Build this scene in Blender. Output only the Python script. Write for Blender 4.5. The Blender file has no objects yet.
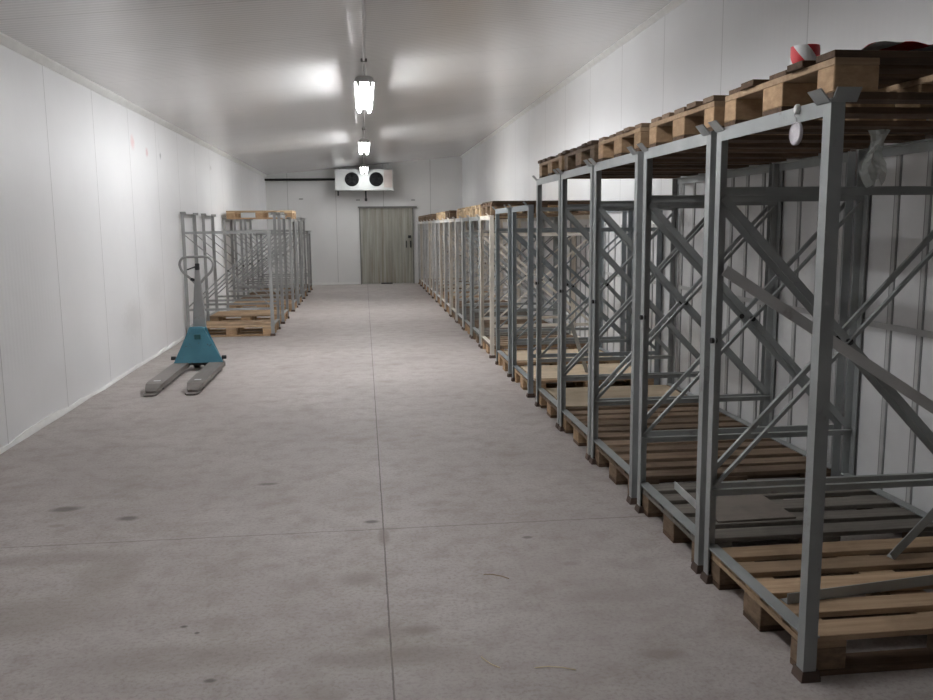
import bpy, math, random
from mathutils import Vector, Matrix
random.seed(7)
SC = bpy.context.scene
COL = SC.collection
PI = math.pi

# ------------------------------------------------------------------ room data (metres)
XL, XR, YF, YB = -2.489, 2.609, 23.0, -5.0
ZL, ZR = 2.841, 3.319
SLOPE = (ZR - ZL) / (XR - XL)
def zceil(x): return ZL + SLOPE * (x - XL)
CAM_H = 1.5

# ------------------------------------------------------------------ mesh builder
class MB:
    def __init__(s): s.v = []; s.f = []; s.m = []; s.cur = 0
    def add(s, vs, fs, M=None):
        o = len(s.v)
        for p in vs:
            p = Vector(p)
            s.v.append(tuple(M @ p) if M is not None else tuple(p))
        for f in fs: s.f.append(tuple(i + o for i in f)); s.m.append(s.cur)
        return s
    def box(s, x0, x1, y0, y1, z0, z1, M=None, bev=0.0):
        if bev <= 0:
            vs = [(x, y, z) for z in (z0, z1) for y in (y0, y1) for x in (x0, x1)]
            fs = [(0, 2, 3, 1), (4, 5, 7, 6), (0, 1, 5, 4), (2, 6, 7, 3), (0, 4, 6, 2), (1, 3, 7, 5)]
            return s.add(vs, fs, M)
        b = min(bev, (x1-x0)/3, (y1-y0)/3, (z1-z0)/3)
        X, Y, Z = (x0, x0+b, x1-b, x1), (y0, y0+b, y1-b, y1), (z0, z0+b, z1-b, z1)
        idx = {}; vs = []
        def V(i, j, k):
            if (i, j, k) not in idx:
                idx[(i, j, k)] = len(vs); vs.append((X[i], Y[j], Z[k]))
            return idx[(i, j, k)]
        fs = []
        for (e, a) in ((0, 1), (3, -1)):
            q = [V(e, 1, 1), V(e, 1, 2), V(e, 2, 2), V(e, 2, 1)]; fs.append(q if a > 0 else q[::-1])
            q = [V(1, e, 1), V(2, e, 1), V(2, e, 2), V(1, e, 2)]; fs.append(q if a > 0 else q[::-1])
            q = [V(1, 1, e), V(1, 2, e), V(2, 2, e), V(2, 1, e)]; fs.append(q if a > 0 else q[::-1])
        o = {0: 1, 3: 2}
        for i in (0, 3):
            for j in (0, 3):
                fs.append([V(i, o[j], 1), V(i, o[j], 2), V(o[i], j, 2), V(o[i], j, 1)])
                fs.append([V(i, 1, o[j]), V(i, 2, o[j]), V(o[i], 2, j), V(o[i], 1, j)])
                fs.append([V(1, i, o[j]), V(2, i, o[j]), V(2, o[i], j), V(1, o[i], j)])
        for i in (0, 3):
            for j in (0, 3):
                for k in (0, 3):
                    fs.append([V(i, o[j], o[k]), V(o[i], j, o[k]), V(o[i], o[j], k)])
        return s.add(vs, fs, M)
    def bar(s, a, b, w, t, side):
        """rectangular bar from a to b; w along (dir x side), t along side"""
        a, b = Vector(a), Vector(b); d = (b - a).normalized(); sd = Vector(side).normalized()
        n = d.cross(sd).normalized(); vs = []
        for p in (a, b):
            for (i, j) in ((-1, -1), (1, -1), (1, 1), (-1, 1)):
                vs.append(p + n * (i * w / 2) + sd * (j * t / 2))
        return s.add(vs, [(0, 1, 2, 3), (7, 6, 5, 4), (0, 4, 5, 1), (1, 5, 6, 2), (2, 6, 7, 3), (3, 7, 4, 0)])
    def cyl(s, a, b, r0, r1=None, n=16, cap=True):
        r1 = r0 if r1 is None else r1
        a, b = Vector(a), Vector(b); d = (b - a).normalized()
        u = d.orthogonal().normalized(); w = d.cross(u); vs = []
        for p, r in ((a, r0), (b, r1)):
            for i in range(n):
                t = 2 * PI * i / n; vs.append(p + (u * math.cos(t) + w * math.sin(t)) * r)
        fs = [(i, (i + 1) % n, n + (i + 1) % n, n + i) for i in range(n)]
        if cap: fs += [tuple(range(n))[::-1], tuple(range(n, 2 * n))]
        return s.add(vs, fs)
    def tube(s, pts, r, n=10, closed=False):
        pts = [Vector(p) for p in pts]; N = len(pts); vs = []; fs = []
        up = None
        for i, p in enumerate(pts):
            if closed: d = (pts[(i + 1) % N] - pts[i - 1]).normalized()
            else: d = (pts[min(i + 1, N - 1)] - pts[max(i - 1, 0)]).normalized()
            if up is None: up = d.orthogonal().normalized()
            up = (up - d * up.dot(d)).normalized(); w = d.cross(up)
            for k in range(n):
                t = 2 * PI * k / n; vs.append(p + (up * math.cos(t) + w * math.sin(t)) * r)
        for i in range(N if closed else N - 1):
            j = (i + 1) % N
            for k in range(n):
                fs.append((i * n + k, i * n + (k + 1) % n, j * n + (k + 1) % n, j * n + k))
        if not closed: fs += [tuple(range(n))[::-1], tuple(range((N - 1) * n, N * n))]
        return s.add(vs, fs)
    def prism(s, poly, a, b, axis):
        """extrude 2d polygon between a and b on axis 'x','y' or 'z'"""
        def P(p, h):
            return {'x': (h, p[0], p[1]), 'y': (p[0], h, p[1]), 'z': (p[0], p[1], h)}[axis]
        n = len(poly); vs = [P(p, a) for p in poly] + [P(p, b) for p in poly]
        fs = [tuple(range(n)), tuple(range(n, 2 * n))[::-1]] + [(i, n + i, n + (i + 1) % n, (i + 1) % n) for i in range(n)]
        return s.add(vs, fs)
    def mesh(s, name):
        me = bpy.data.meshes.new(name); me.from_pydata(s.v, [], s.f)
        import bmesh
        bm = bmesh.new(); bm.from_mesh(me); bmesh.ops.recalc_face_normals(bm, faces=bm.faces)
        bm.to_mesh(me); bm.free()
        for p, i in zip(me.polygons, s.m): p.material_index = i
        return me

CACHE = {}
def link(name, me, mats, parent=None, smooth=False):
    o = bpy.data.objects.new(name, me); COL.objects.link(o)
    mats = mats if isinstance(mats, (list, tuple)) else [mats]
    while len(me.materials) < len(mats): me.materials.append(None)
    for i, m in enumerate(mats):
        o.material_slots[i].link = 'OBJECT'; o.material_slots[i].material = m
    if parent: o.parent = parent
    if smooth:
        for p in me.polygons: p.use_smooth = True
        try: me.set_sharp_from_angle(angle=math.radians(40))
        except Exception: pass
    return o
def cached(key, name, fn, mats, parent):
    if key not in CACHE: CACHE[key] = fn().mesh(name)
    return link(name, CACHE[key], mats, parent)
def tag(o, label, cat, group=None):
    o['label'] = label; o['category'] = cat
    if group: o['group'] = group
    return o
def thing(name, label, cat, loc=(0, 0, 0), rz=0.0, group=None):
    o = bpy.data.objects.new(name, None); COL.objects.link(o); o.empty_display_size = .1
    o.location = loc; o.rotation_euler = (0, 0, rz)
    return tag(o, label, cat, group)
def struct(name, mb, mats, parent=None):
    o = link(name, mb.mesh(name), mats, parent)
    if parent is None: o['kind'] = 'structure'
    return o
def copy_tree(root, loc, label, mat=None, rz=None):
    r = root.copy(); COL.objects.link(r); r.location = loc; r['label'] = label
    if rz is not None: r.rotation_euler = (0, 0, rz)
    def rec(o, par):
        for ch in list(o.children):
            c = ch.copy(); COL.objects.link(c); c.parent = par
            if mat and c.material_slots[0].material in SWAP:
                c.material_slots[0].material = mat
            rec(ch, c)
    rec(root, r)
    return r

# ------------------------------------------------------------------ materials
class NT:
    def __init__(s, name):
        s.mat = bpy.data.materials.new(name); s.mat.use_nodes = True
        s.t = s.mat.node_tree; s.b = s.t.nodes['Principled BSDF']; s.out = s.t.nodes['Material Output']
    def n(s, typ, **kw):
        nd = s.t.nodes.new(typ)
        for k, v in kw.items():
            if k.startswith('i_'): 
                key = k[2:]; key = int(key) if key.isdigit() else key.replace('_', ' ')
                nd.inputs[key].default_value = v
            else: setattr(nd, k, v)
        return nd
    def l(s, a, b): s.t.links.new(a, b)
    def math(s, op, a, b=None, c=None, clamp=False):
        nd = s.t.nodes.new('ShaderNodeMath'); nd.operation = op; nd.use_clamp = clamp
        for i, x in enumerate((a, b, c)):
            if x is None: continue
            if isinstance(x, (int, float)): nd.inputs[i].default_value = x
            else: s.l(x, nd.inputs[i])
        return nd.outputs[0]
    def mix(s, fac, a, b, mode='MIX'):
        nd = s.t.nodes.new('ShaderNodeMix'); nd.data_type = 'RGBA'; nd.blend_type = mode
        for key, x in ((0, fac), (6, a), (7, b)):
            if isinstance(x, (int, float)): nd.inputs[key].default_value = x
            elif isinstance(x, tuple): nd.inputs[key].default_value = (*x, 1) if len(x) == 3 else x
            else: s.l(x, nd.inputs[key])
        return nd.outputs[2]
    def coords(s, scale=(1, 1, 1), kind='Object'):
        tc = s.n('ShaderNodeTexCoord'); mp = s.n('ShaderNodeMapping'); mp.inputs['Scale'].default_value = scale
        s.l(tc.outputs[kind], mp.inputs[0]); return mp.outputs[0]
    def noise(s, vec, scale, detail=4, rough=.55):
        nd = s.n('ShaderNodeTexNoise'); nd.inputs['Scale'].default_value = scale
        nd.inputs['Detail'].default_value = detail; nd.inputs['Roughness'].default_value = rough
        s.l(vec, nd.inputs['Vector']); return nd.outputs[0]
    def ramp(s, fac, stops):
        nd = s.n('ShaderNodeValToRGB'); e = nd.color_ramp.elements
        while len(e) < len(stops): e.new(.5)
        for el, (p, c) in zip(e, stops):
            el.position = p; el.color = (*c, 1) if isinstance(c, tuple) else (c, c, c, 1)
        s.l(fac, nd.inputs[0]); return nd.outputs[0]
    def bump(s, h, strength, dist):
        nd = s.n('ShaderNodeBump'); nd.inputs['Strength'].default_value = strength; nd.inputs['Distance'].default_value = dist
        s.l(h, nd.inputs['Height']); s.l(nd.outputs[0], s.b.inputs['Normal']); return nd
    def set(s, **kw):
        for k, v in kw.items():
            k = k.replace('_', ' ')
            if isinstance(v, tuple) and len(v) == 3: v = (*v, 1)
            s.b.inputs[k].default_value = v
        return s

def m_plain(name, col, rough=.5, metal=0.0, var=.12, nscale=9, spec=.5):
    t = NT(name); n = t.noise(t.coords(), nscale, 5)
    c = t.mix(t.ramp(n, [(.3, 1 - var), (.7, 1 + var * .4)]), (0, 0, 0), col, 'MIX')
    nd = t.n('ShaderNodeMix', data_type='RGBA', blend_type='MULTIPLY'); nd.inputs[0].default_value = 1
    nd.inputs[6].default_value = (*col, 1); t.l(t.ramp(n, [(.3, 1 - var), (.7, 1.0)]), nd.inputs[7])
    t.l(nd.outputs[2], t.b.inputs['Base Color'])
    t.set(Roughness=rough, Metallic=metal); t.b.inputs['Specular IOR Level'].default_value = spec
    return t.mat
def m_steel(name, col, rust=.12, rough=.45, metal=.25):
    """painted, slightly worn steel with small rust and scuff blotches"""
    t = NT(name); v = t.coords(); oi = t.n('ShaderNodeObjectInfo')
    add = t.n('ShaderNodeVectorMath', operation='ADD'); t.l(v, add.inputs[0])
    cmb = t.n('ShaderNodeCombineXYZ'); t.l(t.math('MULTIPLY', oi.outputs['Random'], 37.0), cmb.inputs[0]); t.l(cmb.outputs[0], add.inputs[1])
    v = add.outputs[0]
    n1 = t.noise(v, 14, 6, .65); n2 = t.noise(v, 3, 3)
    base = t.mix(t.ramp(n2, [(.35, 0.0), (.7, 1.0)]), tuple(c * .82 for c in col), tuple(min(1, c * 1.1) for c in col))
    f = t.math('MULTIPLY', t.ramp(n1, [(.62, 0.0), (.74, 1.0)]), rust * 4, clamp=True)
    c = t.mix(f, base, (.10, .06, .04))
    t.l(c, t.b.inputs['Base Color']); t.set(Roughness=rough, Metallic=metal)
    return t.mat
def m_wood(name, light, dark, rough=.8, grain=(1.5, 26, 40), grey=None):
    t = NT(name); v = t.coords(grain); oi = t.n('ShaderNodeObjectInfo')
    add = t.n('ShaderNodeVectorMath', operation='ADD'); t.l(v, add.inputs[0])
    cmb = t.n('ShaderNodeCombineXYZ'); t.l(t.math('MULTIPLY', oi.outputs['Random'], 53.0), cmb.inputs[0])
    t.l(t.math('MULTIPLY', oi.outputs['Random'], 91.0), cmb.inputs[1]); t.l(cmb.outputs[0], add.inputs[1])
    n1 = t.noise(add.outputs[0], 1.6, 6, .65)
    n2 = t.noise(t.coords((1, 1, 1)), 5, 4)
    c = t.mix(t.ramp(n1, [(.3, 0.0), (.68, 1.0)]), dark, light)
    val = t.math('MULTIPLY_ADD', oi.outputs['Random'], .5, .72)
    cc = t.n('ShaderNodeCombineColor'); [t.l(val, cc.inputs[i]) for i in range(3)]
    c = t.mix(1.0, c, cc.outputs[0], 'MULTIPLY')
    c = t.mix(t.math('MULTIPLY', t.ramp(n2, [(.5, 0.0), (.75, 1.0)]), .45), c, tuple(x * .45 for x in dark))
    t.l(c, t.b.inputs['Base Color']); t.set(Roughness=rough); t.b.inputs['Specular IOR Level'].default_value = .25
    t.bump(n1, .35, .002)
    return t.mat
def axis_line(t, comp, period, phase, half):
    """1 on a thin line every `period` metres"""
    a = t.math('SUBTRACT', comp, phase - period / 2)
    m = t.math('SUBTRACT', t.math('WRAP', a, period, 0.0), period / 2)
    return t.math('LESS_THAN', t.math('ABSOLUTE', m), half)
def ellipse_mask(t, A, B, ca, cb, ra, rb, soft=.5, nz=None):
    da = t.math('DIVIDE', t.math('SUBTRACT', A, ca), ra); db = t.math('DIVIDE', t.math('SUBTRACT', B, cb), rb)
    d = t.math('SQRT', t.math('ADD', t.math('MULTIPLY', da, da), t.math('MULTIPLY', db, db)))
    if nz is not None: d = t.math('ADD', d, t.math('MULTIPLY', t.math('SUBTRACT', nz, .5), 1.4))
    return t.math('DIVIDE', t.math('SUBTRACT', 1.0, d), soft, clamp=True)

def m_panel(name, along, phase, col=(.80, .80, .80), rough=.28, stains=(), rib=.0006, ribp=.062, grime=True, jamt=.62):
    """white coated sandwich panel: fine ribs and a joint every 1.235 m along an axis"""
    t = NT(name); v = t.coords(); sp = t.n('ShaderNodeSeparateXYZ'); t.l(v, sp.inputs[0])
    A = sp.outputs['XYZ'.index(along)]
    joint = axis_line(t, A, 1.235, phase, .006)
    n = t.noise(v, 1.3, 4); n2 = t.noise(v, 22, 5, .7)
    c = t.mix(t.ramp(n, [(.35, 0.0), (.75, 1.0)]), tuple(x * .95 for x in col), col)
    if grime:
        c = t.mix(t.math('MULTIPLY', t.ramp(n2, [(.66, 0.0), (.8, 1.0)]), .18), c, (.35, .33, .30))
    c = t.mix(t.math('MULTIPLY', joint, jamt), c, (.22, .21, .20))
    for (ya, zb, ra, rb, scol, amt) in stains:
        mk = ellipse_mask(t, A, sp.outputs[2], ya, zb, ra, rb, .7, n2)
        c = t.mix(t.math('MULTIPLY', mk, amt), c, scol)
    t.l(c, t.b.inputs['Base Color']); t.set(Roughness=rough)
    w = t.math('SINE', t.math('MULTIPLY', A, 2 * PI / ribp))
    h = t.math('SUBTRACT', t.math('MULTIPLY', w, .5), t.math('MULTIPLY', joint, 3.0))
    t.bump(h, 1.0, rib)
    return t.mat

def m_floor():
    t = NT('concrete_floor'); v = t.coords(); sp = t.n('ShaderNodeSeparateXYZ'); t.l(v, sp.inputs[0])
    X, Y = sp.outputs[0], sp.outputs[1]
    n1 = t.noise(v, .9, 6, .6); n2 = t.noise(v, 7, 6, .7); n3 = t.noise(v, 60, 4, .7); n4 = t.noise(v, 2.6, 5, .65)
    c = t.mix(t.ramp(n1, [(.3, 0.0), (.72, 1.0)]), (.365, .328, .312), (.465, .428, .412))
    c = t.mix(t.math('MULTIPLY', t.ramp(n2, [(.46, 0.0), (.66, 1.0)]), .6), c, (.30, .26, .232))
    c = t.mix(t.math('MULTIPLY', t.ramp(n4, [(.54, 0.0), (.68, 1.0)]), .45), c, (.27, .23, .195))
    c = t.mix(t.math('MULTIPLY', t.ramp(n3, [(.48, 0.0), (.66, 1.0)]), .55), c, (.235, .20, .178))
    wob = t.math('MULTIPLY', t.math('SUBTRACT', n2, .5), .03)
    jl = t.math('LESS_THAN', t.math('ABSOLUTE', t.math('ADD', t.math('SUBTRACT', X, .058), t.math('MULTIPLY', wob, .35))), .0034)
    jc = t.math('LESS_THAN', t.math('ABSOLUTE', t.math('ADD', t.math('SUBTRACT', Y, 4.165), t.math('MULTIPLY', wob, .6))), .0045)
    c = t.mix(t.math('MULTIPLY', jl, .68), c, (.07, .055, .05))
    c = t.mix(t.math('MULTIPLY', jc, .55), c, (.10, .085, .075))
    # oil and water stains, chips in the joint, dirt patches
    for (x, y, rx, ry, a) in [(-1.644, 4.72, .10, .055, .75), (-1.268, 4.52, .07, .045, .75), (-.602, 5.03, .07, .03, .7), (-1.60, 4.45, .05, .03, .5),
                              (.0, 4.28, .045, .03, .8), (-.06, 3.55, .10, .09, .45), (-.17, 2.87, .10, .06, .3), (.16, 3.05, .09, .05, .5), (.02, 3.05, .09, .06, .45),
                              (.10, 2.86, .30, .09, .5), (.75, 3.95, .03, .02, .7), (-.72, 3.2, .02, .015, .9), (-.66, 3.14, .014, .012, .9), (-.55, 2.78, .03, .02, .8),
                              (-1.5, 3.98, .45, .10, .4), (-1.15, 3.75, .16, .3, .35), (-1.45, 3.36, .5, .22, .4), (-.7, 2.95, .5, .12, .35), (1.0, 2.75, .09, .05, .6), (.88, 3.6, .05, .03, .5),
                              (.058, 4.05, .035, .14, .6), (1.0, 3.25, .3, .08, .25), (.32, 9.4, .10, .12, .4), (.55, 9.8, .22, .15, .35)]:
        mk = ellipse_mask(t, X, Y, x, y, rx, ry, .55, n2)
        c = t.mix(t.math('MULTIPLY', mk, a), c, (.10, .09, .078) if a > .6 else (.22, .185, .155))
    t.l(c, t.b.inputs['Base Color'])
    r = t.n('ShaderNodeMapRange'); t.l(n2, r.inputs[0]); r.inputs[3].default_value = .5; r.inputs[4].default_value = .75
    t.l(r.outputs[0], t.b.inputs['Roughness']); t.b.inputs['Specular IOR Level'].default_value = .35
    t.bump(t.math('ADD', t.math('MULTIPLY', n3, .4), n2), .25, .004)
    return t.mat

def m_emit(name, col, strength):
    t = NT(name); t.set(Base_Color=(.9, .9, .9)); t.b.inputs['Emission Color'].default_value = (*col, 1)
    t.b.inputs['Emission Strength'].default_value = strength; return t.mat

def m_curtain():
    t = NT('stained_door_sheet'); v = t.coords((9, 1, .35)); n = t.noise(v, 1.5, 5, .6); n2 = t.noise(t.coords((14, 1, .5)), 1.2, 4)
    c = t.mix(t.ramp(n, [(.35, 0.0), (.7, 1.0)]), (.27, .26, .215), (.40, .40, .36))
    c = t.mix(t.math('MULTIPLY', t.ramp(n2, [(.55, 0.0), (.75, 1.0)]), .7), c, (.20, .135, .085))
    t.l(c, t.b.inputs['Base Color']); t.set(Roughness=.3); return t.mat

def m_stripe(name, ca, cb, axis_expr):
    t = NT(name); v = t.coords(); sp = t.n('ShaderNodeSeparateXYZ'); t.l(v, sp.inputs[0])
    if axis_expr == 'roll':
        ang = t.math('ARCTAN2', sp.outputs[1], sp.outputs[0])
        s = t.math('ADD', t.math('MULTIPLY', ang, .055), t.math('MULTIPLY', sp.outputs[2], 1.0))
        f = t.math('GREATER_THAN', t.math('SINE', t.math('MULTIPLY_ADD', s, 2 * PI / .1152, 2.1)), 0.0)
    else:
        s = t.math('ADD', sp.outputs[0], sp.outputs[1])
        f = t.math('GREATER_THAN', t.math('SINE', t.math('MULTIPLY', s, 2 * PI / .2)), 0.0)
    t.l(t.mix(f, ca, cb), t.b.inputs['Base Color']); t.set(Roughness=.4); return t.mat

M = {}
M['floor'] = m_floor()
M['wall_l'] = m_panel('white_panel_left', 'Y', 7.39, stains=[
    (10.0, 2.44, .10, .10, (.75, .42, .42), .55), (10.62, 2.38, .07, .07, (.62, .35, .36), .6), (11.3, 2.40, .05, .05, (.2, .2, .2), .7), (11.25, 2.5, .012, .10, (.35, .33, .33), .5),
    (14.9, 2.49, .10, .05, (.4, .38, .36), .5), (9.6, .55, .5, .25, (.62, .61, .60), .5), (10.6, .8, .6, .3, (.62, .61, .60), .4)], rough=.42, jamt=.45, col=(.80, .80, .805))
M['wall_r'] = m_panel('white_panel_right', 'Y', 7.453, rough=.42, rib=.00025, jamt=.38, col=(.80, .80, .805))
M['backwall'] = m_plain('darkened_unseen_wall', (.12, .12, .118), .6)  # unseen wall behind the camera, made dark to cut bounce light; no curtain there
M['wall_f'] = m_panel('white_panel_end', 'X', .53, rough=.4, col=(.74, .74, .73), rib=.0003)
M['ceil'] = m_panel('white_panel_ceiling', 'Y', 7.41, rough=.17, col=(.81, .805, .795), rib=.0009, ribp=.062, grime=False, jamt=.25)
M['trim'] = m_plain('white_trim', (.84, .84, .82), .4, var=.1)
M['liner'] = m_plain('liner_sheet_white', (.74, .74, .745), .4, var=.12, nscale=3)
M['liner_strip'] = m_plain('liner_strip_grey', (.27, .275, .275), .5, var=.2)
M['liner_mid'] = m_plain('liner_strip_light', (.54, .54, .54), .5, var=.2)
M['grey'] = m_steel('grey_painted_steel', (.37, .388, .385), .10)
M['bluegrey'] = m_steel('blue_grey_painted_steel', (.29, .32, .335), .10)
M['cream'] = m_steel('cream_painted_steel', (.74, .69, .61), .08, metal=.0)
M['pale'] = m_steel('pale_grey_painted_steel', (.62, .62, .61), .09, metal=.1)
M['left'] = m_steel('light_grey_painted_steel', (.36, .365, .36), .10)
M['rust'] = m_steel('rusty_steel', (.11, .075, .06), .2, .8, .2)
M['pin'] = m_plain('black_pin_steel', (.02, .02, .02), .5)
M['bright'] = m_plain('bright_bare_steel', (.72, .73, .73), .3, .3)
M['tan'] = m_wood('fresh_pallet_wood', (.50, .36, .235), (.33, .22, .135))
M['paleplank'] = m_wood('pale_new_pallet_wood', (.62, .47, .30), (.46, .33, .20))
M['brown'] = m_wood('brown_pallet_wood', (.30, .215, .15), (.17, .115, .075))
M['greyw'] = m_wood('weathered_grey_wood', (.215, .195, .17), (.13, .115, .10))
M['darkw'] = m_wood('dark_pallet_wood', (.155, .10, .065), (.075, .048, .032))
M['blockw'] = m_wood('pallet_block_wood', (.52, .355, .215), (.35, .225, .13), grain=(12, 12, 30))
M['blockp'] = m_wood('pale_block_wood', (.66, .50, .32), (.50, .36, .22), grain=(12, 12, 30))
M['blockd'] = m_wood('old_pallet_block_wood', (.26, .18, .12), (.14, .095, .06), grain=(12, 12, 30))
M['ply'] = m_wood('plywood_tan', (.60, .49, .36), (.50, .40, .285), grain=(.8, 4, 4))
M['plyg'] = m_wood('plywood_grey', (.22, .19, .165), (.17, .145, .125), grain=(.8, 4, 4))
M['plyd'] = m_wood('plywood_dark', (.10, .075, .055), (.065, .048, .036), grain=(.8, 4, 4))
M['teal'] = m_steel('teal_painted_steel', (.085, .265, .35), .2, .4, 0)
M['jackgrey'] = m_steel('worn_grey_steel', (.34, .335, .33), .1, .4, .2)
M['fork'] = m_steel('worn_fork_steel', (.20, .18, .165), .25, .5, .3)
M['sticker'] = m_plain('dark_green_sticker', (.02, .10, .11), .4)
M['black'] = m_plain('black_rubber', (.018, .018, .02), .6)
M['sheet'] = m_plain('galvanised_casing', (.46, .47, .46), .6, 0, var=.15, nscale=4)
M['sheetw'] = m_plain('grubby_casing_patch', (.42, .36, .33), .5, 0, var=.3, nscale=4)
M['fan'] = m_plain('fan_black', (.005, .005, .006), .7, spec=.1)
M['pipe'] = m_plain('black_pipe_foam', (.012, .012, .012), .8)
M['conduit'] = m_plain('grey_conduit', (.6, .6, .59), .45)
M['lampbody'] = m_plain('lamp_housing', (.55, .55, .54), .4)
M['tubeon'] = m_emit('lit_tube', (.97, .985, 1.0), 62.0); M['tubenear'] = m_emit('half_lit_tube', (.97, .985, 1.0), 50.0); M['tubedim'] = m_emit('dim_lit_tube', (.97, .985, 1.0), 21.0); M['tubeoff'] = m_plain('unlit_tube', (.7, .7, .7), .3)
M['door'] = m_curtain()
M['doorframe'] = m_plain('door_frame_grey', (.20, .20, .19), .5)
M['plastic'] = m_plain('pale_plastic', (.72, .68, .72), .25, var=.25, nscale=30)
M['tape'] = m_stripe('tape_stripes', (.75, .75, .75), (.62, .02, .03), 'roll')
M['tapeflat'] = m_stripe('tape_ribbon_stripes', (.72, .70, .70), (.55, .02, .03), 'flat')
M['card'] = m_plain('cardboard_core', (.35, .25, .16), .8)
M['straw'] = m_plain('straw_dry', (.85, .74, .5), .8)
t = NT('clear_film'); t.set(Base_Color=(.75, .78, .76), Roughness=.15); t.b.inputs['Alpha'].default_value = .36
M['film'] = t.mat
SWAP = set(M[k] for k in ('grey', 'bluegrey', 'cream', 'pale', 'left'))

# ------------------------------------------------------------------ room shell
struct('floor', MB().box(XL - .15, XR + .15, YB - .15, YF + .15, -.15, 0), M['floor'])
def wall_poly(x0, x1, z1a, z1b):
    return [(x0, 0), (x1, 0), (x1, z1b), (x0, z1a)]
struct('wall_left', MB().box(XL - .12, XL, YB, YF, 0, ZL), M['wall_l'])
struct('wall_right', MB().box(XR, XR + .12, YB, YF, 0, ZR), M['wall_r'])
struct('wall_far', MB().prism(wall_poly(XL, XR, ZL, ZR), YF, YF + .12, 'y'), M['wall_f'])
struct('wall_back', MB().prism(wall_poly(XL, XR, ZL, ZR), YB - .12, YB, 'y'), M['backwall'])
x0, x1 = XL - .12, XR + .12
struct('ceiling', MB().prism([(x0, zceil(x0)), (x1, zceil(x1)), (x1, zceil(x1) + .12), (x0, zceil(x0) + .12)], YB - .12, YF + .12, 'y'), M['ceil'])
# ceiling corner beads
struct('trim_1', MB().prism([(XL, ZL - .055), (XL + .012, ZL - .05), (XL + .05, zceil(XL + .05) - .012), (XL + .05, zceil(XL + .05)), (XL, ZL)], YB, YF, 'y'), M['trim'])
struct('trim_2', MB().prism([(XR, ZR - .05), (XR - .012, ZR - .046), (XR - .045, zceil(XR - .045) - .01), (XR - .045, zceil(XR - .045)), (XR, ZR)], YB, YF, 'y'), M['trim'])
# uneven white sealing strip along the foot of the left wall
def base_strip():
    mb = MB(); rnd = random.Random(3); prof = []
    y = YB; N = 0; rows = []
    while y <= YF + 1e-6:
        w = .008 + rnd.random() * .02; h = .022 + rnd.random() * .03
        if rnd.random() < .12: h += .02
        rows.append([(XL, y, .004), (XL + w, y, .004), (XL + w * .9, y, .014), (XL + .008, y, h), (XL, y, h)])
        y += .31
    for r in rows: mb.v += r
    for i in range(len(rows) - 1):
        a, b = i * 5, i * 5 + 5
        for k in range(5): mb.f.append((a + k, a + (k + 1) % 5, b + (k + 1) % 5, b + k)); mb.m.append(0)
    mb.f.append((0, 1, 2, 3, 4)); mb.m.append(0)
    mb.f.append(tuple(range(len(mb.v) - 5, len(mb.v)))[::-1]); mb.m.append(0)
    return mb
struct('baseboard_left', base_strip(), M['trim'])
struct('baseboard_far', MB().box(XL, -.16, YF - .02, YF, 0, .06), M['trim'])
# ribbed protective lining behind the right-hand frames
def lining():
    mb = MB(); mb.box(XR - .006, XR, 1.2, 7.0, .03, 1.86); mb.box(XR - .006, XR, 7.0, 10.6, .03, 1.50)
    y = 3.765 - .2405 * 10
    while y < 10.5:
        zt = 1.86 if y < 6.95 else 1.50
        mb.cur = 1; mb.box(XR - .011, XR - .006, y - .022, y + .022, .03, zt)
        mb.cur = 2; mb.box(XR - .013, XR - .011, y - .0125, y + .0125, .03, zt)
        y += .2405
    mb.cur = 2; mb.box(XR - .0145, XR - .006, 1.2, 10.6, .965, .995)
    return mb
struct('trim_3', lining(), [M['liner'], M['liner_strip'], M['liner_mid']])

# door in the far wall
def door():
    root = MB(); n = 22; x0, x1, z1 = -.085, 1.275, 1.985
    vs = []; 
    for i in range(n * 4 + 1):
        x = x0 + (x1 - x0) * i / (n * 4); y = YF - .035 + .004 * math.cos(2 * PI * i / 8 + 1.3 * math.sin(i * .37))
        vs.append((x, y))
    poly = vs + [(x1, YF - .012), (x0, YF - .012)]
    root.prism(poly, .012, z1, 'z')
    d = struct('door_1', root, M['door'])
    struct('door_frame', MB().box(x0 - .03, x0, YF - .045, YF, 0, 2.02).box(x1, x1 + .03, YF - .045, YF, 0, 2.02), M['doorframe'], d)
    struct('door_rail', MB().box(x0 - .06, x1 + .12, YF - .075, YF - .045, 1.985, 2.03).box(x0 - .06, x1 + .12, YF - .045, YF, 2.0, 2.03), M['doorframe'], d)
    struct('door_latch', MB().box(1.15, 1.23, YF - .085, YF - .04, 1.20, 1.27, bev=.006), M['black'], d)
    struct('door_handle', MB().box(1.09, 1.115, YF - .09, YF - .04, .95, 1.13, bev=.005).box(1.20, 1.235, YF - .08, YF - .04, .95, 1.13, bev=.005), M['black'], d)
    struct('door_sill', MB().box(.42, .72, YF - .06, YF - .03, 0, .03), M['black'], d)
door()
for i, (x, z) in enumerate([(-.134, 2.198), (1.303, 2.19), (-1.6, 2.232)]):
    o = link('wall_bolt', MB().box(x - .05, x + .05, YF - .015, YF, z - .012, z + .012, bev=.004).mesh('wall_bolt'), M['doorframe'])
    tag(o, ['small dark fixing on the far wall above the left door corner', 'small dark fixing on the far wall above the right door corner',
            'small dark fixing on the far wall well left of the door'][i], 'fixing', 'wall fixings')

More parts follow.
